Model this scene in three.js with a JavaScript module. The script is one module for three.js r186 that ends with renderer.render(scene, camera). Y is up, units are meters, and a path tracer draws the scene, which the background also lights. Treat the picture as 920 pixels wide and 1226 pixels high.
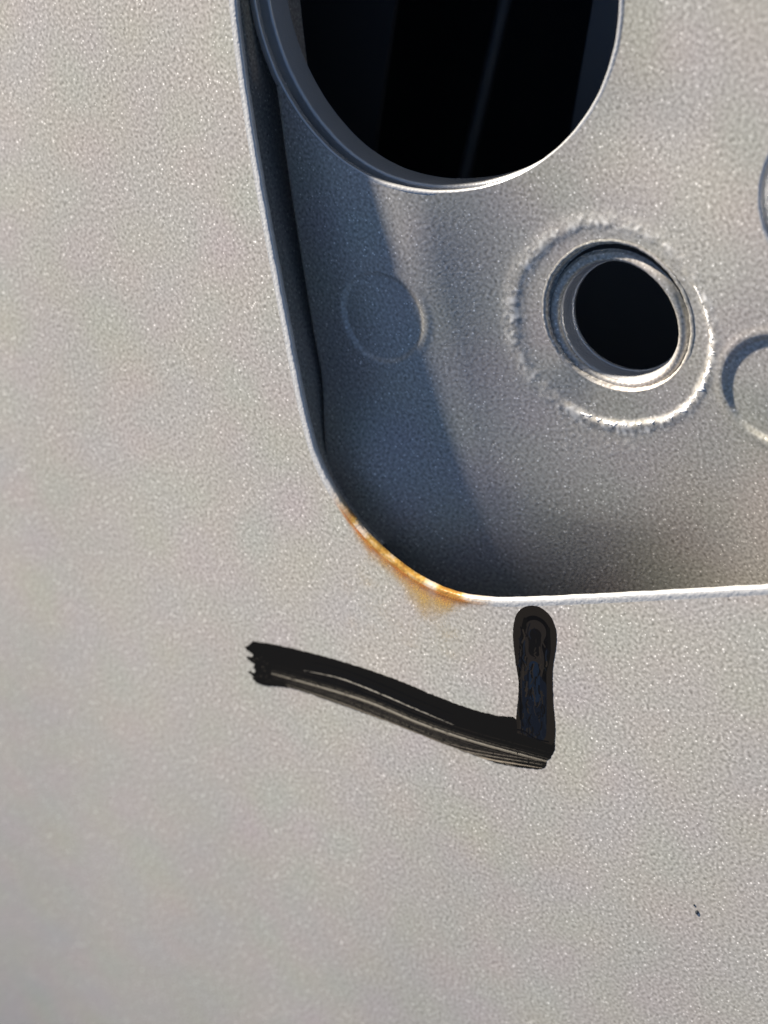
import * as THREE from 'three';

// ---------------------------------------------------------------- camera, sky, sun, exposure
// Local frame of the panel: x right, y up the picture, z out of the sheet (millimetres); the panel lies face up.
const MM = 0.001;
const toWorld = (x, y, z) => new THREE.Vector3(x * MM, z * MM, -y * MM);
const scene = new THREE.Scene();
const camera = new THREE.PerspectiveCamera(34, 768 / 1024, 0.01, 20);
camera.position.copy(toWorld(94.099, 78.959, 157.225));
camera.up.copy(toWorld(0, 1, 0).normalize());
camera.lookAt(0, 0, 0);
camera.focus = 0.192;
camera.userData.fStop = 20;

const SUN_EL = 14.9 * Math.PI / 180, SUN_AZ = [-0.7, 0.714];
const sunDir = toWorld(SUN_AZ[0] * Math.cos(SUN_EL), SUN_AZ[1] * Math.cos(SUN_EL), Math.sin(SUN_EL)).normalize();
const skyTex = (() => {
  const W = 256, H = 128, d = new Float32Array(W * H * 4);
  const mix = (a, b, t) => a + (b - a) * t;
  for (let j = 0; j < H; j++) for (let i = 0; i < W; i++) {
    const el = ((j + 0.5) / H - 0.5) * Math.PI, az = ((i + 0.5) / W - 0.5) * 2 * Math.PI;
    const v = [Math.cos(el) * Math.cos(az), Math.sin(el), Math.cos(el) * Math.sin(az)];
    const c = v[0] * sunDir.x + v[1] * sunDir.y + v[2] * sunDir.z;
    const t = Math.pow(Math.max(0, Math.sin(el)), 0.55);
    const halo = 0.5 * Math.pow(Math.max(0, c), 6) + 1.2 * Math.pow(Math.max(0, c), 60);
    const o = (j * W + i) * 4, k = 0.205;
    d[o] = k * (mix(0.42, 0.10, t) + halo * 0.95);
    d[o + 1] = k * (mix(0.50, 0.20, t) + halo * 0.82);
    d[o + 2] = k * (mix(0.60, 0.42, t) + halo * 0.62);
    d[o + 3] = 1;
  }
  const x = new THREE.DataTexture(d, W, H, THREE.RGBAFormat, THREE.FloatType);
  x.mapping = THREE.EquirectangularReflectionMapping; x.magFilter = x.minFilter = THREE.LinearFilter; x.wrapS = THREE.RepeatWrapping;
  x.needsUpdate = true;
  return x;
})();
scene.background = skyTex;
scene.environment = skyTex;

const sun = new THREE.DirectionalLight(new THREE.Color(1, 0.9, 0.775), 5);
sun.position.copy(sunDir).multiplyScalar(0.6);
sun.castShadow = true;
sun.shadow.radius = 4.5;
sun.shadow.mapSize.set(2048, 2048);
Object.assign(sun.shadow.camera, { left: -0.2, right: 0.2, top: 0.2, bottom: -0.2, near: 0.1, far: 1.4 });
scene.add(sun, sun.target);

const renderer = new THREE.WebGLRenderer({ antialias: true });
renderer.setSize(768, 1024);
renderer.toneMapping = THREE.LinearToneMapping;
renderer.toneMappingExposure = 4.25;
renderer.shadowMap.enabled = true;

// ---------------------------------------------------------------- random numbers, textures, materials
let seed = 7;
const rnd = () => { seed = (seed * 1664525 + 1013904223) >>> 0; return seed / 4294967296; };
const clamp = (x, a = 0, b = 1) => Math.min(b, Math.max(a, x));
const smooth = (a, b, x) => { const t = clamp((x - a) / (b - a)); return t * t * (3 - 2 * t); };
const lerp = (a, b, t) => a + (b - a) * t;

function boxBlur(src, N, r) {                       // wrapping separable box blur
  const tmp = new Float32Array(N * N), out = new Float32Array(N * N), w = 2 * r + 1;
  for (let y = 0; y < N; y++) { let s = 0; for (let k = -r; k <= r; k++) s += src[y * N + ((k + N) % N)];
    for (let x = 0; x < N; x++) { tmp[y * N + x] = s / w; s += src[y * N + ((x + r + 1) % N)] - src[y * N + ((x - r + N) % N)]; } }
  for (let x = 0; x < N; x++) { let s = 0; for (let k = -r; k <= r; k++) s += tmp[((k + N) % N) * N + x];
    for (let y = 0; y < N; y++) { out[y * N + x] = s / w; s += tmp[((y + r + 1) % N) * N + x] - tmp[((y - r + N) % N) * N + x]; } }
  return out;
}
function normalised(f) { let m = 0, s = 0; for (const x of f) m += x; m /= f.length; for (const x of f) s += (x - m) ** 2; s = Math.sqrt(s / f.length); return f.map(x => (x - m) / s); }
function band(N, r1, r2) {                           // grain between two sizes
  const w = new Float32Array(N * N); for (let i = 0; i < w.length; i++) w[i] = rnd() - 0.5;
  const a = boxBlur(boxBlur(w, N, r1), N, r1), b = boxBlur(boxBlur(w, N, r2), N, r2);
  return normalised(a.map((x, i) => x - b[i]));
}
function dataTex(N, fn, srgb) {
  const d = new Uint8Array(N * N * 4);
  for (let i = 0; i < N * N; i++) { const c = fn(i); d[i * 4] = clamp(c[0], 0, 255); d[i * 4 + 1] = clamp(c[1], 0, 255); d[i * 4 + 2] = clamp(c[2], 0, 255); d[i * 4 + 3] = 255; }
  const t = new THREE.DataTexture(d, N, N); t.wrapS = t.wrapT = THREE.RepeatWrapping; t.magFilter = THREE.LinearFilter; t.minFilter = THREE.LinearMipmapLinearFilter; t.generateMipmaps = true;
  if (srgb) t.colorSpace = THREE.SRGBColorSpace;
  t.needsUpdate = true; return t;
}
const N = 2048, TILE = 82;                           // one tile of flake paint covers 82 mm
const grain = band(N, 3, 7), grain2 = band(N, 2, 4), mott = band(N, 60, 140), mott2 = band(N, 70, 160);
const fleck = new Float32Array(N * N);
for (let k = 0; k < 5200; k++) {                     // larger bright flakes
  const x = Math.floor(rnd() * N), y = Math.floor(rnd() * N), r = 1.5 + rnd() * 2.6, a = 0.35 + rnd() * 0.65;
  for (let dy = -5; dy <= 5; dy++) for (let dx = -5; dx <= 5; dx++) { const q = Math.hypot(dx, dy) / r; if (q < 1) { const i = ((y + dy + N) % N) * N + (x + dx + N) % N; fleck[i] = Math.max(fleck[i], a * (1 - q * q)); } }
}
const paintMap = dataTex(N, i => {
  const g = 152 + 9 * grain[i] + 4 * grain2[i] + 85 * fleck[i];
  return [g + 0.7 * mott[i] + 3, g - 0.3 * mott[i] + 0.4 * mott2[i], g - 6 - 0.8 * mott2[i]];
}, true);
const paintBump = dataTex(N, i => { const g = 128 + 34 * grain[i] + 22 * grain2[i]; return [g, g, g]; });
const std = (o) => new THREE.MeshStandardMaterial({ side: THREE.DoubleSide, ...o });
const M = {
  paint: std({ map: paintMap, bumpMap: paintBump, bumpScale: 0.000006, roughness: 0.5, metalness: 0.3 }),
  inner: std({ map: paintMap, bumpMap: paintBump, bumpScale: 0.000006, roughness: 0.48, metalness: 0.4 }),
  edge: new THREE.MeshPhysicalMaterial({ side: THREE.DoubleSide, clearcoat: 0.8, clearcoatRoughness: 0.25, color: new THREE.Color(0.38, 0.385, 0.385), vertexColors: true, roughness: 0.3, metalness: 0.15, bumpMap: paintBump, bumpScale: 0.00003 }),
  paleRim: std({ color: new THREE.Color(0.38, 0.385, 0.39), roughness: 0.27, metalness: 0.4, bumpMap: paintBump, bumpScale: 0.00003 }),  // hole rims and bore: bright rim lines put into a paler colour
  dull: std({ map: paintMap, roughness: 0.6, metalness: 0.2 }),
  chip: std({ color: new THREE.Color(0.8, 0.79, 0.76), roughness: 0.5 }),
  brace: std({ color: new THREE.Color(0.12, 0.125, 0.13), roughness: 0.5, metalness: 0.2 }),  // flange and right plate: skylight on them put into a paler colour
  dark: std({ color: new THREE.Color(0.04, 0.043, 0.046), roughness: 0.6, metalness: 0.2 }),  // cavity metal: darkness of the hollow put into its colour
};

// ---------------------------------------------------------------- sheet-metal helpers (millimetres in, metres out)
function finish(g, name, material, parent) {
  g.scale(MM, MM, MM);
  const m = new THREE.Mesh(g, material); m.name = name; m.castShadow = m.receiveShadow = true; parent.add(m); return m;
}
/** A height-field sheet kept where every distance function is > 0; its border vertices are pulled onto the border. */
function sheet(u0, u1, v0, v1, step, height, sdfs) {
  const nu = Math.round((u1 - u0) / step), nv = Math.round((v1 - v0) / step), n = (nu + 1) * (nv + 1);
  const X = new Float64Array(n), Y = new Float64Array(n), S = new Float64Array(n);
  const sd = (x, y) => { let m = 1e9; for (const f of sdfs) m = Math.min(m, f(x, y)); return m; };
  for (let j = 0; j <= nv; j++) for (let i = 0; i <= nu; i++) { const k = j * (nu + 1) + i; X[k] = u0 + i * step; Y[k] = v0 + j * step; S[k] = sd(X[k], Y[k]); }
  const idx = [], used = new Uint8Array(n);
  const tri = (a, b, c) => { if (S[a] > 0 || S[b] > 0 || S[c] > 0) { idx.push(a, b, c); used[a] = used[b] = used[c] = 1; } };
  for (let j = 0; j < nv; j++) for (let i = 0; i < nu; i++) {
    const a = j * (nu + 1) + i, b = a + 1, c = a + nu + 1, d = c + 1;
    if ((i + j) % 2) { tri(a, b, d); tri(a, d, c); } else { tri(a, b, c); tri(b, d, c); }
  }
  for (let k = 0; k < n; k++) if (used[k] && S[k] < 0) for (let it = 0; it < 3; it++) {
    const s = sd(X[k], Y[k]), e = 0.01, gx = (sd(X[k] + e, Y[k]) - s) / e, gy = (sd(X[k], Y[k] + e) - s) / e, l = gx * gx + gy * gy || 1;
    X[k] -= s * gx / l; Y[k] -= s * gy / l;
  }
  const map = new Int32Array(n).fill(-1), pos = [], nor = [], uv = []; let q = 0;
  for (let k = 0; k < n; k++) if (used[k]) {
    map[k] = q++; const x = X[k], y = Y[k], e = 0.06, z = height(x, y);
    const hx = (height(x + e, y) - height(x - e, y)) / (2 * e), hy = (height(x, y + e) - height(x, y - e)) / (2 * e), l = Math.hypot(hx, hy, 1);
    pos.push(x, y, z); nor.push(-hx / l, -hy / l, 1 / l); uv.push(x / TILE, y / TILE);
  }
  const g = new THREE.BufferGeometry();
  g.setAttribute('position', new THREE.Float32BufferAttribute(pos, 3));
  g.setAttribute('normal', new THREE.Float32BufferAttribute(nor, 3));
  g.setAttribute('uv', new THREE.Float32BufferAttribute(uv, 2));
  g.setIndex(idx.map(k => map[k]));
  return g;
}
const circle = (cx, cy, r, inside = 1) => (x, y) => inside * (Math.hypot(x - cx, y - cy) - r);   // inside = 1 keeps what lies outside
/** Rings joined into a strip: rows[i][j] = [x, y, z]; closed along i when wrap is set. */
function strip(rows, wrap, colors, uvOf) {
  const m = rows[0].length, pos = [], uv = [], idx = [], col = [];
  const R = wrap ? [...rows, rows[0]] : rows;
  let along = 0;
  R.forEach((r, i) => {
    if (i) along += Math.hypot(r[0][0] - R[i - 1][0][0], r[0][1] - R[i - 1][0][1]);
    let across = 0;
    r.forEach((p, j) => { if (j) across += Math.hypot(p[0] - r[j - 1][0], p[1] - r[j - 1][1], p[2] - r[j - 1][2]); pos.push(...p); uv.push(along / TILE, across / TILE); if (colors) col.push(...colors(i, j, p)); });
  });
  for (let i = 0; i + 1 < R.length; i++) for (let j = 0; j + 1 < m; j++) { const a = i * m + j, b = a + 1, c = a + m, d = c + 1; idx.push(a, c, b, b, c, d); }
  const g = new THREE.BufferGeometry();
  g.setAttribute('position', new THREE.Float32BufferAttribute(pos, 3));
  g.setAttribute('uv', new THREE.Float32BufferAttribute(uv, 2));
  if (colors) g.setAttribute('color', new THREE.Float32BufferAttribute(col, 3));
  g.setIndex(idx); g.computeVertexNormals();
  return g;
}
function turned(cx, cy, z, profile, seg = 220, wobble = 0, lean = [0, 0]) {     // a ring turned about an axis along z; profile = [[r, dz], ...]
  const rows = [], ph = rnd() * 6.28;
  for (let i = 0; i < seg; i++) {
    const a = i / seg * 2 * Math.PI, w = wobble * (Math.sin(a * 23 + ph) * 0.4 + Math.sin(a * 51 + ph * 2) * 0.35 + Math.sin(a * 9 + ph) * 0.3);
    const R0 = profile[0][0] + 0.6, zc = z(cx + R0 * Math.cos(a), cy + R0 * Math.sin(a));
    rows.push(profile.map(([r, dz]) => [cx - lean[0] * dz + (r + w) * Math.cos(a), cy - lean[1] * dz + (r + w) * Math.sin(a), zc + dz]));
  }
  return strip(rows, true);
}
const onFloor = (z) => (x, y) => floorH(x, y) + z;
const arcPts = (r, z, rad, a0, a1, n = 6) => Array.from({ length: n + 1 }, (_, i) => { const a = lerp(a0, a1, i / n); return [r + rad * Math.cos(a), z + rad * Math.sin(a)]; });

// ---------------------------------------------------------------- the outline of the opening in the outer sheet
const ctrl = [[-22, 100], [-20.4, 78], [-18.9, 56], [-17.5, 45], [-15.9, 35.3], [-13.35, 22.2], [-10.9, 10.6], [-9.35, 5.3], [-7.6, 2.1], [-5.2, -1.0], [-2.0, -3.85], [1.5, -6.0], [5.5, -7.6], [9.5, -8.25], [13.2, -8.0],
  [17, -7.15], [22.2, -5.65], [32, -2.7], [46.5, 1.75], [62, 6.4], [82, 12.5], [88, 17], [89, 26], [89, 60], [89, 108], [84, 118], [74, 120], [20, 120], [-12, 120], [-20, 116]];
const lipCurve = new THREE.CatmullRomCurve3(ctrl.map(p => new THREE.Vector3(p[0], p[1], 0)), true, 'centripetal');
let lip = lipCurve.getSpacedPoints(1800).slice(0, -1).map(p => [p.x, p.y]);
for (let it = 0; it < 60; it++) lip = lip.map((p, i) => { const a = lip[(i + lip.length - 1) % lip.length], b = lip[(i + 1) % lip.length]; return [(a[0] + b[0] + 2 * p[0]) / 4, (a[1] + b[1] + 2 * p[1]) / 4]; });
const LN = lip.length;
const lipOut = lip.map((p, i) => { const a = lip[(i + LN - 1) % LN], b = lip[(i + 1) % LN], dx = b[0] - a[0], dy = b[1] - a[1], l = Math.hypot(dx, dy); return [dy / l * -1, dx / l].map(x => -x); });
{ // make the normals point away from the opening
  const t = lip[0], o = lipOut[0]; if ((t[0] + o[0] - 30) ** 2 > (t[0] - 30) ** 2 === false) lipOut.forEach(n => { n[0] *= -1; n[1] *= -1; });
}
/** Signed distance to the outline, positive outside the opening, and the nearest index. */
function lipDist(x, y) {
  let best = 1e9, bi = 0;
  for (let i = 0; i < LN; i += 8) { const d = (lip[i][0] - x) ** 2 + (lip[i][1] - y) ** 2; if (d < best) { best = d; bi = i; } }
  const b0 = bi; best = 1e9;
  for (let k = -8; k <= 8; k++) { const i = (b0 + k + LN) % LN, d = (lip[i][0] - x) ** 2 + (lip[i][1] - y) ** 2; if (d < best) { best = d; bi = i; } }
  const p = lip[bi], n = lipOut[bi], dx = x - p[0], dy = y - p[1], dn = dx * n[0] + dy * n[1];
  return { d: best < 4 ? dn : Math.sign(dn) * Math.sqrt(best), i: bi };
}

// ---------------------------------------------------------------- shapes of the two sheets
const skinH = (x, y) => { const t = Math.max(0, -y - 22); return -0.0006 * t * t * (1 + 0.3 * smooth(0, -60, x)) + 0.2 * Math.sin(0.052 * x + 0.4) * Math.cos(0.043 * y + 0.9) + 0.05 * Math.sin(0.13 * x + 0.07 * y) * Math.sin(0.11 * y - 0.05 * x + 2); };
const BIG = { x: 1.8, y: 59.3, r: 22.0 }, NUT = { x: 24.3, y: 25.1, r: 8.85 }, RING = { x: 23.8, y: 23.9, r: 11.7 };
const SPOT = [{ x: 43.4, y: 20.2, r: 6.3 }, { x: -4.3, y: 21.7, r: 5.6 }], SIDE = { x: 49.2, y: 41.6, r: 9.2 };
function baseH(x, y) {
  const d = x + 0.22 * (y - 37) - 2, k = 0.355;            // the floor falls away to the right, steepest a third of the way across
  const F = d > 0 ? -k * (Math.min(d, 33) - Math.min(d, 33) ** 2 / 66) : k * (Math.min(-d, 14) - Math.min(-d, 14) ** 2 / 28);
  const yb = Math.max(0, 33 - y), b = (yb < 14 ? yb * yb / 28 : yb - 7) * smooth(4, 40, x);
  return -5.3 + F + 0.12 * (Math.min(x, 60) - 22) + 0.095 * (Math.min(y, 66) - 23) - 0.085 * b;
}
const LEAN = [0.09, 0.08];                                 // the nut seat leans towards the lower left
function floorH(x, y) {
  let h = baseH(x, y);
  const dr = Math.hypot(x - RING.x, y - RING.y);
  const lean = 1 - smooth(RING.r - 2, RING.r + 14, dr);       // the nut seat leans a little towards the lower left
  h += lean * (0.045 * (x - RING.x) + 0.03 * (y - RING.y));
  // the sheet rises a little into the corner of the opening
  if (y < 20 && x < 34) h += 3.2 * smooth(13, -3, -lipDist(x, y).d) * smooth(9, -7, x) * smooth(14, 0, y);
  // pressed-in weld spots, and the sunken ring about the nut
  const a = Math.atan2(y - RING.y, x - RING.x), rr = RING.r + 0.1 * Math.sin(a * 7 + 1) + 0.06 * Math.sin(a * 17) + 0.04 * Math.sin(a * 41);
  const low = smooth(-0.2, 0.5, Math.cos(a + 0.75));                   // the seat is pressed in on its lower right, ridged on its upper left
  h -= (0.04 + 0.2 * low) * (1 - smooth(rr - 0.5, rr + 0.35, dr));
  h += (0.06 + 0.02 * (1 - low)) * Math.exp(-(((dr - rr - 0.4) / (0.6 + 0.5 * (1 - low))) ** 2));
  for (const k of SPOT) {
    const d = Math.hypot(x - k.x, y - k.y);
    h -= 0.3 * (1 - smooth(k.r - 0.6, k.r + 0.2, d)); h += 0.06 * Math.exp(-(((d - k.r - 0.5) / 0.5) ** 2));
    h += 0.12 * Math.exp(-((d / (k.r * 0.45)) ** 2));
  }
  return h;
}

// ---------------------------------------------------------------- the car body: one welded piece
const body = new THREE.Group(); body.name = 'car_body_panel'; body.rotation.x = -Math.PI / 2; scene.add(body);
body.userData = { label: 'silver steel car panel with round holes, rusty cut-out edge and a black marker tick', category: 'car panel' };

// outer sheet
const LIPW = 1.0;
const outer = finish(sheet(-125, 125, -160, 150, 0.8, skinH, [(x, y) => lipDist(x, y).d - LIPW]), 'outer_sheet', M.paint, body);
// rounded, slightly beaded edge of the outer sheet; sky highlight put into its paler colour, rusty round the lower corner
const prof = [[LIPW, 0], [0.86, 0.008], [0.7, 0.025], [0.56, 0.04], [0.43, 0.045], [0.28, 0.03], [0.14, 0.0], [0.05, -0.1], [0.0, -0.24], [0.0, -0.5], [0.04, -0.72], [0.15, -0.86], [0.3, -0.9], [1.5, -0.92], [5, -0.92]];
const rows = lip.map((p, i) => prof.map(([o, z], j) => {
  const w = (j > 0 && j < 11) ? 0.03 * Math.sin(i * 0.31) * Math.sin(i * 0.073 + 1) + 0.012 * Math.sin(i * 0.83 + 2) + 0.008 * (rnd() - 0.5) : 0;
  const x = p[0] + lipOut[i][0] * (o + w), y = p[1] + lipOut[i][1] * (o + w);
  return [x, y, z + skinH(x, y)];
}));
const vn = (() => { const t = Array.from({ length: 4096 }, rnd), at = (i, j) => t[((i * 61 + j * 173) % 4096 + 4096) % 4096]; return (x, y) => { const i = Math.floor(x), j = Math.floor(y), u = smooth(0, 1, x - i), v = smooth(0, 1, y - j); return lerp(lerp(at(i, j), at(i + 1, j), u), lerp(at(i, j + 1), at(i + 1, j + 1), u), v); }; })();   // value noise
const rustAt = (x, y) => smooth(-8.2, -4.2, x) * smooth(16, 9.5, x) * (y < 10 ? 1 : 0);
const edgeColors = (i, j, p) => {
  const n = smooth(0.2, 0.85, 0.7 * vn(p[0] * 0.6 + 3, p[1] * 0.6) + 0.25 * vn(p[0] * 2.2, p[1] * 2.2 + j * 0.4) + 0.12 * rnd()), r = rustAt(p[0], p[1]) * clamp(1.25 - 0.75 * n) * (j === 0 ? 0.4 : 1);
  const edgeTone = 0.5 + 0.5 * Math.sin(i * 0.043) * Math.sin(i * 0.017 + 1) , g = (j < 2 ? 0.85 : 0.95 + 0.1 * edgeTone) + 0.2 * (rnd() - 0.5);
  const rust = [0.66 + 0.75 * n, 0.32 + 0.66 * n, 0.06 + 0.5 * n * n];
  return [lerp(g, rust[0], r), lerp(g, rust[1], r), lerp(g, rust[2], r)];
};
finish(strip(rows, true, edgeColors), 'sheet_edge', M.edge, outer).userData.label = 'edge of the cut-out with a painted highlight, rusty round its lower corner';

// inner sheet, its step wall, holes
const holesOff = [circle(BIG.x, BIG.y, BIG.r), circle(SIDE.x, SIDE.y, SIDE.r), circle(RING.x, RING.y, RING.r + 0.9), ...SPOT.map(k => circle(k.x, k.y, k.r + 0.6))];
// the left border of the inner sheet is a nearly straight line below the outer sheet
const foldLine = new THREE.CatmullRomCurve3([[-21, 98], [-18.8, 66], [-17.7, 53], [-17.0, 44.6], [-16.5, 38], [-15.5, 28], [-14.2, 17], [-12.5, 7], [-11.2, 0.9], [-9.9, -4], [-8.2, -11], [-7, -18], [-6, -26]].map(p => new THREE.Vector3(p[0], p[1], 0))).getSpacedPoints(600).map(p => [p.x, p.y]);
const foldX = (y) => { let a = 0, b = 600; while (b - a > 1) { const m = (a + b) >> 1; if (foldLine[m][1] > y) a = m; else b = m; } return lerp(foldLine[a][0], foldLine[b][0], (foldLine[a][1] - y) / (foldLine[a][1] - foldLine[b][1] || 1)); };
const beyond = (x, y) => Math.min(10 - lipDist(x, y).d, (x - foldX(y)) * 0.985);
const inner = finish(sheet(-30, 74, -22, 96, 0.25, floorH, [...holesOff, beyond]), 'inner_sheet', M.inner, body);
for (const k of SPOT) finish(sheet(k.x - 7.5, k.x + 7.5, k.y - 7.5, k.y + 7.5, 0.16, floorH, [circle(k.x, k.y, k.r + 0.6, -1)]), 'weld_spot', M.inner, inner);
{
  const wall = [];
  for (let i = 0; i < LN; i += 2) {
    const p = lip[i], n = lipOut[i], o = 3.2;
    wall.push([-0.92, -1.6, -3, -6, -10, -18].map((z, j) => [p[0] + n[0] * (o + 0.1 * j), p[1] + n[1] * (o + 0.1 * j), z]));
  }
  const keep = wall.filter(r => r[0][1] > -9 && r[0][0] < -3);        // seen only through the gap under the left edge
  keep.sort((a, b) => a[0][1] - b[0][1]);
  finish(strip(keep, false), 'side_wall', M.inner, inner);
}
{ // the left border of the inner sheet folds down into the gap
  const edge = foldLine.filter(p => p[1] < 92 && p[1] > -17 && Math.hypot(p[0] - BIG.x, p[1] - BIG.y) > BIG.r + 0.25).map(([x, y]) => { const z = floorH(x, y); return [[0.05, 0.01], [-0.25, -0.05], [-0.45, -0.22], [-0.55, -0.5], [-0.58, -3.5]].map(([o, dz]) => [x + o, y, z + dz]); });
  for (const up of [true, false]) { const e = edge.filter(q => (q[0][1] > BIG.y) === up); if (e.length > 2) finish(strip(e, false), 'folded_edge', M.inner, inner); }
}
// large hole: raw edge of the inner sheet, and the turned collar of the sheet behind it
finish(turned(BIG.x, BIG.y, onFloor(0), [[BIG.r + 0.3, 0.0], [BIG.r + 0.18, 0.03], [BIG.r + 0.02, 0.03], [BIG.r - 0.16, -0.02], [BIG.r - 0.22, -0.2], [BIG.r - 0.2, -0.7], [BIG.r, -0.85], [BIG.r + 1.2, -0.9]], 320, 0.03), 'hole_rim', M.paleRim, inner);
finish(turned(BIG.x, BIG.y, onFloor(-2.0), [[BIG.r + 2, -0.1], [BIG.r + 0.4, -0.1], ...arcPts(BIG.r - 0.1, -0.5, 0.4, 1.57, 3.14, 6).map(p => p), [BIG.r - 0.55, -1.2], [BIG.r - 0.6, -3.6], [BIG.r - 0.4, -3.9], [BIG.r + 0.4, -3.9]], 320, 0.02), 'hole_collar', M.paleRim, inner);
finish(turned(SIDE.x, SIDE.y, onFloor(0), [[SIDE.r + 0.3, 0.0], [SIDE.r, 0.12], [SIDE.r - 0.3, -0.1], [SIDE.r - 0.4, -0.8], [SIDE.r - 0.9, -1.0], [SIDE.r - 1.2, -1.6], [SIDE.r - 1.3, -5]], 160, 0.03), 'hole_rim', M.paleRim, inner);

// nut welded behind the sheet, seen through its round seat
const nut = new THREE.Group(); nut.name = 'weld_nut'; body.add(nut);
const zN = onFloor(0);
finish(sheet(RING.x - 14, RING.x + 14, RING.y - 14, RING.y + 14, 0.13, floorH, [circle(RING.x, RING.y, RING.r + 0.9, -1), circle(NUT.x, NUT.y, NUT.r)]), 'nut_flange', M.inner, nut);
finish(turned(NUT.x, NUT.y, zN, [[NUT.r + 0.3, -0.01], [NUT.r + 0.1, 0.02], [NUT.r - 0.05, -0.03], [NUT.r - 0.18, -0.16], [NUT.r - 0.26, -0.4], [NUT.r - 0.28, -0.9], [NUT.r - 0.5, -1.05]], 260, 0.05, LEAN), 'nut_rim', M.inner, nut);
finish(turned(NUT.x - 0.25, NUT.y - 0.75, zN, [[NUT.r - 0.36, -1.05], [NUT.r - 0.55, -0.95], [NUT.r - 0.75, -0.62], [NUT.r - 1.25, -0.58], [NUT.r - 1.45, -0.63], [NUT.r - 1.6, -0.8], [NUT.r - 1.68, -1.1]], 200, 0.02, LEAN), 'nut_seat', M.inner, nut);
finish(turned(NUT.x - 0.25, NUT.y - 0.75, zN, [[7.22, -1.02], [7.1, -1.2], [6.95, -1.45], [6.9, -2.4], [6.78, -2.9], [6.7, -2.95], [6.62, -3.0], [6.6, -3.3], [6.8, -3.5], [7.3, -3.6]], 200, 0.02, LEAN), 'nut_bore', M.paleRim, nut);
// chipped paint round the ring
const chipArcs = [[0.6, 0.42, 0.7], [0.40, 0.2, 0.9], [0.17, 0.03, 1.1], [-0.01, -0.1, 1.3], [-0.14, -0.34, 1.3], [-0.36, -0.5, 1.6], [-0.52, -0.62, 1], [-0.64, -0.86, 1.5], [-0.87, -1.02, 1.1], [-1.12, -1.18, 0.6], [-1.27, -1.33, 0.6], [-1.42, -1.5, 0.9], [-1.52, -1.68, 1.4], [-1.7, -1.75, 0.8], [-1.8, -1.92, 0.7]];
for (const [a0, a1, w] of chipArcs) {
  const top = [], n = 14;
  for (let i = 0; i <= n; i++) {
    const t = i / n, a = lerp(a0, a1, t), taper = Math.sin(Math.PI * clamp(t * 0.92 + 0.04)) ** 0.5, r0 = RING.r - 0.12 + 0.16 * (rnd() - 0.5), wd = w * taper * (0.34 + 0.34 * rnd());
    const row = [0, 0.3, 0.7, 1].map((s, j) => { const r = r0 + wd * s, x = RING.x + r * Math.cos(a), y = RING.y + r * Math.sin(a); return [x, y, floorH(x, y) + (j === 0 || j === 3 ? -0.05 : 0.035 + 0.035 * rnd())]; });
    top.push(row);
  }
  finish(strip(top, false), 'paint_chip', M.chip, nut);
}

// chalky worn paint about the ring, with a pale smear below it: reflected light put into the colour
{
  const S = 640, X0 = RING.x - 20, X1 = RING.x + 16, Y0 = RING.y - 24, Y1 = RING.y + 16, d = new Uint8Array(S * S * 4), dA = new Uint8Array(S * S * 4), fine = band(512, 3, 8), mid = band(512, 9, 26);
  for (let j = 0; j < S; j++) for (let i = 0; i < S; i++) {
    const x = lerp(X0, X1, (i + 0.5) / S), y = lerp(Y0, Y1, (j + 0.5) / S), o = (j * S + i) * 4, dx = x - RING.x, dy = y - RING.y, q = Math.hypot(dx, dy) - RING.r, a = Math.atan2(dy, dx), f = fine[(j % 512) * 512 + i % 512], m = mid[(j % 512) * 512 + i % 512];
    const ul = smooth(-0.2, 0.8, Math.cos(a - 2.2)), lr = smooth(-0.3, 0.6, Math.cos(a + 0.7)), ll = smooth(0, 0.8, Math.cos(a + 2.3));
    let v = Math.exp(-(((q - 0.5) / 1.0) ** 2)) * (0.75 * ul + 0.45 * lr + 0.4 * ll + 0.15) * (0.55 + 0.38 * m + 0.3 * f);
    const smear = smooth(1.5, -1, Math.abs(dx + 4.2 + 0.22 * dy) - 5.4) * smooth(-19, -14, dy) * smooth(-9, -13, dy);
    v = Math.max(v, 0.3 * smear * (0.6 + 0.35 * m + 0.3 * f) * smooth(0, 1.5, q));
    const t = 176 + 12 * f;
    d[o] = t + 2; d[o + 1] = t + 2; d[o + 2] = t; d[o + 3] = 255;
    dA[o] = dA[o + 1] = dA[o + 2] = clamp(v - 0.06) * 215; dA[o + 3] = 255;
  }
  const mk = (dd, srgb) => { const t = new THREE.DataTexture(dd, S, S); t.magFilter = THREE.LinearFilter; if (srgb) t.colorSpace = THREE.SRGBColorSpace; t.needsUpdate = true; return t; };
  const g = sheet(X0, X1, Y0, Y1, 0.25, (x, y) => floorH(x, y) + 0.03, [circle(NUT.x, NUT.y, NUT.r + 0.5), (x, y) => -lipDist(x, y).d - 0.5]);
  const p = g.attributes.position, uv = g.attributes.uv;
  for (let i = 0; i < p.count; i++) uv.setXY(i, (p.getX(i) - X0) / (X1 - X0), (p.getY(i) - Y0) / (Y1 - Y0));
  finish(g, 'worn_paint_and_sheen', std({ map: mk(d, true), alphaMap: mk(dA, false), transparent: true, roughness: 0.65 }), nut);
}

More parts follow.
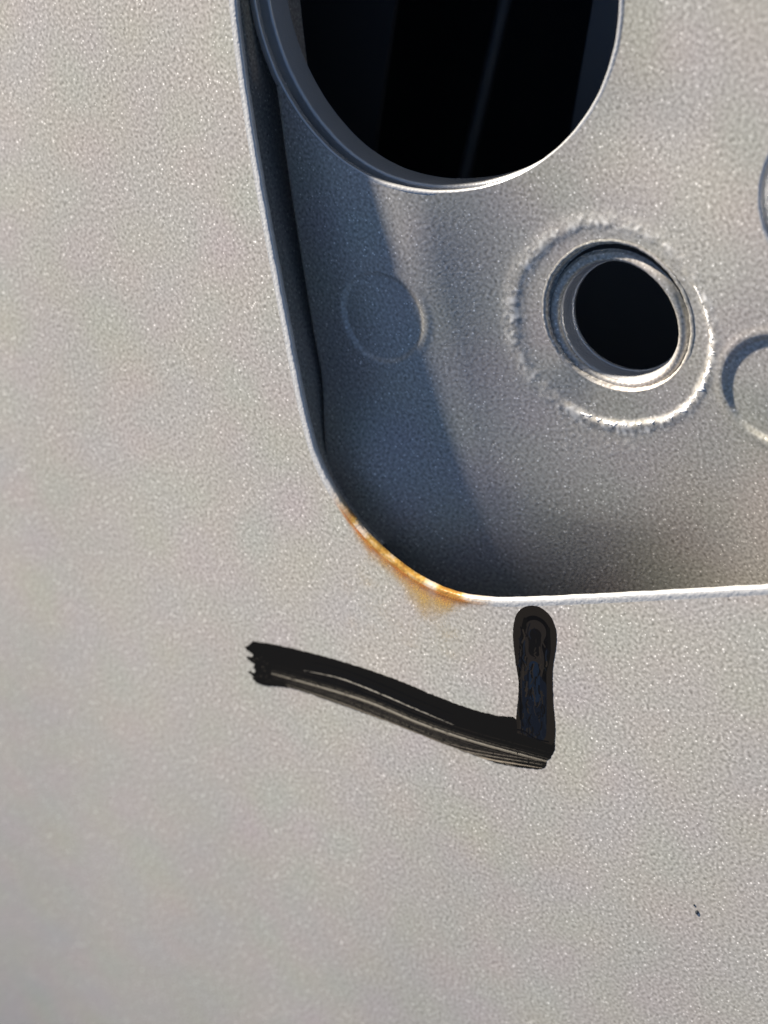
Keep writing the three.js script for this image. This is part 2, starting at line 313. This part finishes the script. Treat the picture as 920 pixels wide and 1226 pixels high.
// hidden structure of the hollow body: closed box, folded brace and flange behind the large hole
const cavity = new THREE.Group(); cavity.name = 'inner_brace'; body.add(cavity);
const slab = (name, pts, t, m) => {                          // a bent plate: polyline of [x, z], extruded in y
  const [poly, y0, y1] = pts, sh = new THREE.Shape();
  poly.forEach((p, i) => i ? sh.lineTo(p[0], p[1]) : sh.moveTo(p[0], p[1]));
  for (let i = poly.length - 1; i >= 0; i--) sh.lineTo(poly[i][0] + t * 0.3, poly[i][1] - t);
  const g = new THREE.ExtrudeGeometry(sh, { depth: y1 - y0, bevelEnabled: false });
  g.rotateX(Math.PI / 2); g.translate(0, y1, 0);
  return finish(g, name, m, cavity);
};
const box = (name, sx, sy, sz, x, y, z, m) => { const g = new THREE.BoxGeometry(sx, sy, sz); g.translate(x, y, z); return finish(g, name, m, cavity); };
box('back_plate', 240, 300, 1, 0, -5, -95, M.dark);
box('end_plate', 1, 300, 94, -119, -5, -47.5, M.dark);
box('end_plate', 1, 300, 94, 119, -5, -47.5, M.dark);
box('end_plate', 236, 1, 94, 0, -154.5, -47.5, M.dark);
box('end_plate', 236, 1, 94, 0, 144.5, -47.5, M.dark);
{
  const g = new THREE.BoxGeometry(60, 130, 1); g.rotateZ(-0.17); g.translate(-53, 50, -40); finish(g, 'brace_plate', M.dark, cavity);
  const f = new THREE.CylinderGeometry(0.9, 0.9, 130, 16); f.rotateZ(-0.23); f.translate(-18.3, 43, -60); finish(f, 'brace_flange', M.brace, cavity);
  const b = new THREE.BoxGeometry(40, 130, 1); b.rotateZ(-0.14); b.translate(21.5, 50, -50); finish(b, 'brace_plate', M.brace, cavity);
}
{ // small burr left on the edge of the large hole
  const g = new THREE.BoxGeometry(1.5, 0.5, 0.35); g.rotateZ(0.08); g.translate(9.2, 38.6, floorH(9.2, 37) - 0.5); finish(g, 'edge_burr', M.paleRim, inner);
}

// ---------------------------------------------------------------- rust stain, black marker tick, specks on the outer sheet
// rust: brown bloom that crept out of the edge; grainy outline
{
  const S = 512, X0 = -9, X1 = 16, Y0 = -17, Y1 = 3, d = new Uint8Array(S * S * 4), dA = new Uint8Array(S * S * 4);
  for (let j = 0; j < S; j++) for (let i = 0; i < S; i++) {
    const x = lerp(X0, X1, (i + 0.5) / S), y = lerp(Y0, Y1, (j + 0.5) / S), q = lipDist(x, y).d - 0.4, o = (j * S + i) * 4, gi = ((j * 3) % N) * N + (i * 3) % N;
    const reach = 0.9 + 4.6 * Math.exp(-(((x - 6.2) / 3.4) ** 2)) + 1.0 * Math.exp(-(((x + 1) / 3) ** 2));
    const ends = smooth(-8, -3.5, x) * smooth(15.5, 9, x);
    let a = ends * clamp(1.1 * Math.exp(-((Math.max(0, q) / reach) ** 2) * 2.2) + 0.09 * grain[gi] + 0.05 * mott[gi] - 0.08);
    const deep = Math.exp(-((q / 1.1) ** 2)) * (0.4 + 0.9 * vn(x * 1.3, y * 1.3)); a *= 0.55 + 0.75 * vn(x * 0.9 + 9, y * 0.9);
    const n = 14 * grain[gi];
    d[o] = lerp(158, 150, deep) + n; d[o + 1] = lerp(128, 84, deep) + n; d[o + 2] = lerp(62, 24, deep) + n * 0.6; d[o + 3] = 255;
    dA[o] = dA[o + 1] = dA[o + 2] = clamp(a) * 200; dA[o + 3] = 255;
  }
  const mk = (dd, s) => { const t = new THREE.DataTexture(dd, S, S); t.magFilter = THREE.LinearFilter; if (s) t.colorSpace = THREE.SRGBColorSpace; t.needsUpdate = true; return t; };
  const g = sheet(X0, X1, Y0, Y1, 0.4, (x, y) => { const q = lipDist(x, y).d; return skinH(x, y) + 0.025 + 0.09 * smooth(1.3, 0.6, q); }, [(x, y) => lipDist(x, y).d - 0.5]);
  const p = g.attributes.position, uv = g.attributes.uv;
  for (let i = 0; i < p.count; i++) uv.setXY(i, (p.getX(i) - X0) / (X1 - X0), (p.getY(i) - Y0) / (Y1 - Y0));
  finish(g, 'rust_stain', std({ map: mk(d, true), alphaMap: mk(dA, false), transparent: true, roughness: 0.8 }), outer);
}
// marker strokes: a film of ink with a traced ragged outline
function film(name, outline, lift, m, parent, box, jag) {
  const P = [];
  outline.forEach((a, i) => { const b = outline[(i + 1) % outline.length], n = Math.max(1, Math.ceil(Math.hypot(b[0] - a[0], b[1] - a[1]) / 0.35)); for (let k = 0; k < n; k++) P.push([lerp(a[0], b[0], k / n) + (rnd() - 0.5) * jag, lerp(a[1], b[1], k / n) + (rnd() - 0.5) * jag]); });
  const cell = new Map(), key = (x, y) => Math.round(x / 2) * 4096 + Math.round(y / 2);   // outline segments by 2 mm cell
  P.forEach((p, k) => { for (let a = -1; a <= 1; a++) for (let b = -1; b <= 1; b++) { const q = key(p[0] + 2 * a, p[1] + 2 * b); if (!cell.has(q)) cell.set(q, []); cell.get(q).push(k); } });
  const sd = (x, y) => {
    let ins = false;
    for (let k = 0, l = P.length - 1; k < P.length; l = k++) { const [ax, ay] = P[k], [bx, by] = P[l]; if ((ay > y) !== (by > y) && x < (bx - ax) * (y - ay) / (by - ay) + ax) ins = !ins; }
    let d = 1.5;
    for (const k of cell.get(key(x, y)) || []) { const a = P[k], b = P[(k + 1) % P.length], ex = b[0] - a[0], ey = b[1] - a[1], t = clamp(((x - a[0]) * ex + (y - a[1]) * ey) / (ex * ex + ey * ey || 1)); d = Math.min(d, Math.hypot(x - a[0] - t * ex, y - a[1] - t * ey)); }
    return ins ? d : -d;
  };
  const g = sheet(box[0], box[1], box[2], box[3], 0.1, (x, y) => skinH(x, y) + 0.012, [sd]);
  const p = g.attributes.position, uv = g.attributes.uv;
  for (let i = 0; i < p.count; i++) { const x = p.getX(i), y = p.getY(i); uv.setXY(i, (x - box[0]) / (box[1] - box[0]), (y - box[2]) / (box[3] - box[2])); p.setZ(i, p.getZ(i) + lift * Math.sqrt(clamp(sd(x, y) / 0.3)) * (1 + 0.25 * Math.sin(x * 3.1 + y * 5.3))); }
  return finish(g, name, m, parent);
}
const ink = (map, roughness) => new THREE.MeshPhysicalMaterial({ map, roughness, specularIntensity: 0.08, side: THREE.DoubleSide });
const curve = (pts, n) => new THREE.CatmullRomCurve3(pts.map(p => new THREE.Vector3(p[0], p[1], 0)), false, 'centripetal').getSpacedPoints(n).map(p => [p.x, p.y]);
{
  const BX = [-22, 25, -31, -20], px = 40, c = document.createElement('canvas'); c.width = (BX[1] - BX[0]) * px; c.height = (BX[3] - BX[2]) * px;
  const k = c.getContext('2d'), T = (p) => [(p[0] - BX[0]) * px, (BX[3] - p[1]) * px];
  k.fillStyle = '#0d0d0d'; k.fillRect(0, 0, c.width, c.height);
  const line = (pts, w, col, broken) => {
    const q = curve(pts, 160); k.strokeStyle = col; k.lineCap = 'round';
    for (let i = 0; i + 1 < q.length; i++) { if (broken && rnd() < broken) continue; const t = i / q.length; k.lineWidth = Math.max(0.6, w * px * (0.35 + 0.9 * Math.sin(Math.PI * t) * (0.6 + 0.5 * rnd()))); k.beginPath(); k.moveTo(...T(q[i])); k.lineTo(...T(q[i + 1])); k.stroke(); }
  };
  const A = [[-12.0, -24.84], [-6.54, -24.39], [-0.85, -24.79], [4.58, -25.46], [10.01, -26.08]], B = [[-17.12, -26.78], [-9.48, -26.56], [-2.09, -26.59], [5.67, -27.39], [12.72, -27.61], [22.96, -27.31]], C = [[-14.79, -27.72], [-6.58, -27.91], [1.83, -28.56], [10.07, -29.26], [18.47, -29.33]], D = [[4.62, -29.88], [11.95, -29.74], [22.12, -28.39]];
  const off = (p, d) => p.map(q => [q[0], q[1] + d]);
  for (let n = 0; n < 26; n++) { const s = rnd(); line(off(n % 2 ? A : B, 1.6 - 4.2 * s), 0.06 + 0.08 * rnd(), ['#151412', '#060709', '#1b1917', '#0a0b0e'][n % 4], 0.1); }
  for (let n = 0; n < 22; n++) line(off(n % 2 ? B : C, 0.9 - 1.7 * rnd()), 0.04 + 0.05 * rnd(), ['#3a3733', '#2f2d2a', '#4a463f'][n % 3], 0.25);
  line(B, 0.34, '#57534b', 0.02); line(off(B, 0.12), 0.12, '#8b867b', 0.12); line(C, 0.2, '#5d584f', 0.08); line(off(C, -0.35), 0.1, '#77726a', 0.2);
  line(A, 0.13, '#77736b', 0.2); line(off(A, 0.08), 0.05, '#a8a49c', 0.45); line(D, 0.16, '#857c6e', 0.1); line(off(D, 0.5), 0.1, '#6d675d', 0.15); line(off(D, 0.95), 0.09, '#5d574f', 0.2);
  for (let n = 0; n < 26; n++) { const x = -20 + 2.6 * rnd(), y = -28.2 + 3.6 * rnd(); k.fillStyle = rnd() < 0.5 ? '#3a3733' : '#55514a'; k.beginPath(); k.ellipse(...T([x, y]), px * 0.12 * rnd(), px * 0.09 * rnd(), rnd() * 3, 0, 7); k.fill(); }
  const t = new THREE.CanvasTexture(c); t.colorSpace = THREE.SRGBColorSpace;
  const O = [...curve([[-20.05, -22.75], [-17, -22.35], [-13.73, -22.1], [-4.89, -21.85], [2.41, -22.15], [7.16, -22.75], [12.95, -23.15], [16.3, -22.95], [18.1, -22.5]], 60), [18.6, -22.9], ...curve([[23.5, -22.8], [23.6, -25.6], [23.2, -26.4]], 10), ...curve([[23.2, -26.6], [22.7, -27.3], [22.5, -28.2], [21.6, -28.75]], 8), ...curve([[21.5, -28.8], [16.55, -29.6], [9.61, -29.3], [1.22, -28.6], [-7.47, -28.2], [-13.89, -28.1], [-18.6, -29.0]], 60),
    [-19.6, -28.9], [-20.3, -28.45], [-20.1, -28.1], [-20.95, -27.6], [-20.6, -27.35], [-19.9, -27.5], [-19.75, -26.9], [-20.1, -26.6], [-19.75, -26.2], [-20.9, -25.75], [-21.1, -25.35], [-20.1, -25.1], [-20.0, -24.7], [-21.0, -24.35], [-21.35, -23.95], [-20.6, -23.5]];
  film('marker_stroke', O, 0.03, ink(t, 0.65), outer, BX, 0.1).userData.label = 'long streaky stroke of the black tick';
}
{
  const BX = [16, 25, -27, -5], px = 40, c = document.createElement('canvas'); c.width = (BX[1] - BX[0]) * px; c.height = (BX[3] - BX[2]) * px;
  const k = c.getContext('2d'), T = (p) => [(p[0] - BX[0]) * px, (BX[3] - p[1]) * px];
  k.fillStyle = '#181614'; k.fillRect(0, 0, c.width, c.height);
  const blob = (pts, w, col) => { k.strokeStyle = col; k.lineWidth = w * px; k.lineCap = k.lineJoin = 'round'; k.beginPath(); pts.forEach((p, i) => i ? k.lineTo(...T(p)) : k.moveTo(...T(p))); k.stroke(); };
  blob([[20.6, -10.2], [20.3, -14], [20.7, -22]], 3.6, '#070708'); blob(curve([[20.6, -10.3], [20.1, -12], [20.5, -14], [20.2, -17], [20.8, -22.5]], 20), 2.7, '#1a1817'); blob(curve([[19.2, -9.2], [19.0, -12], [19.4, -15]], 12), 0.5, '#0a0a0a'); blob(curve([[22.2, -9.6], [22.4, -12.6], [22.0, -15.4]], 12), 0.4, '#0a0a0a'); blob([[20.6, -10.8], [20.5, -13]], 1.5, '#0b0b0c');
  blob([[20.7, -17.5], [20.9, -23.4]], 3.2, '#0d1119'); blob([[20.6, -15], [20.8, -19]], 1.4, '#101824');  // bluish sky reflection on the ink, put into the colour
  for (let n = 0; n < 130; n++) { const x = 18.4 + 3.8 * rnd(), y = -9.5 - 15 * rnd(), l = 0.4 + 1.4 * rnd(); blob(curve([[x, y], [x + 0.5 * (rnd() - 0.5), y - l * 0.5], [x + 0.6 * (rnd() - 0.5), y - l]], 6), 0.06 + 0.16 * rnd(), ['#0a0a0b', '#201d1a', '#0a0c11', '#10151d', '#0c0c0d', '#1b1917'][n % 6]); }
  blob(curve([[18.3, -24.2], [19.5, -24.0], [21, -24.6], [22.8, -24.5]], 12), 0.18, '#08080a');
  const t = new THREE.CanvasTexture(c); t.colorSpace = THREE.SRGBColorSpace;
  const O = curve([[18.45, -22.6], [18.62, -18.12], [18.0, -14.5], [17.65, -11.5], [17.85, -9.4], [18.5, -8.1], [19.6, -7.35], [21.0, -7.2], [22.3, -7.95], [23.1, -9.5], [23.25, -11.5], [22.95, -14.67], [23.2, -19.03], [23.6, -22.3], [23.6, -24.3]], 90);
  film('marker_stroke', [...O, [23.3, -24.9], [18.6, -24.6]], 0.065, ink(t, 0.55), outer, BX, 0.06).userData.label = 'short upright stroke of the black tick';
}
for (const [x, y, a] of [[42.58, -41.6, 0.34], [42.2, -40.7, 0.17]]) {
  const g = new THREE.IcosahedronGeometry(a, 1); g.scale(0.6, 1, 0.25); g.translate(x, y, skinH(x, y) + 0.05); finish(g, 'dirt_speck', M.dark, outer);
}

renderer.render(scene, camera);
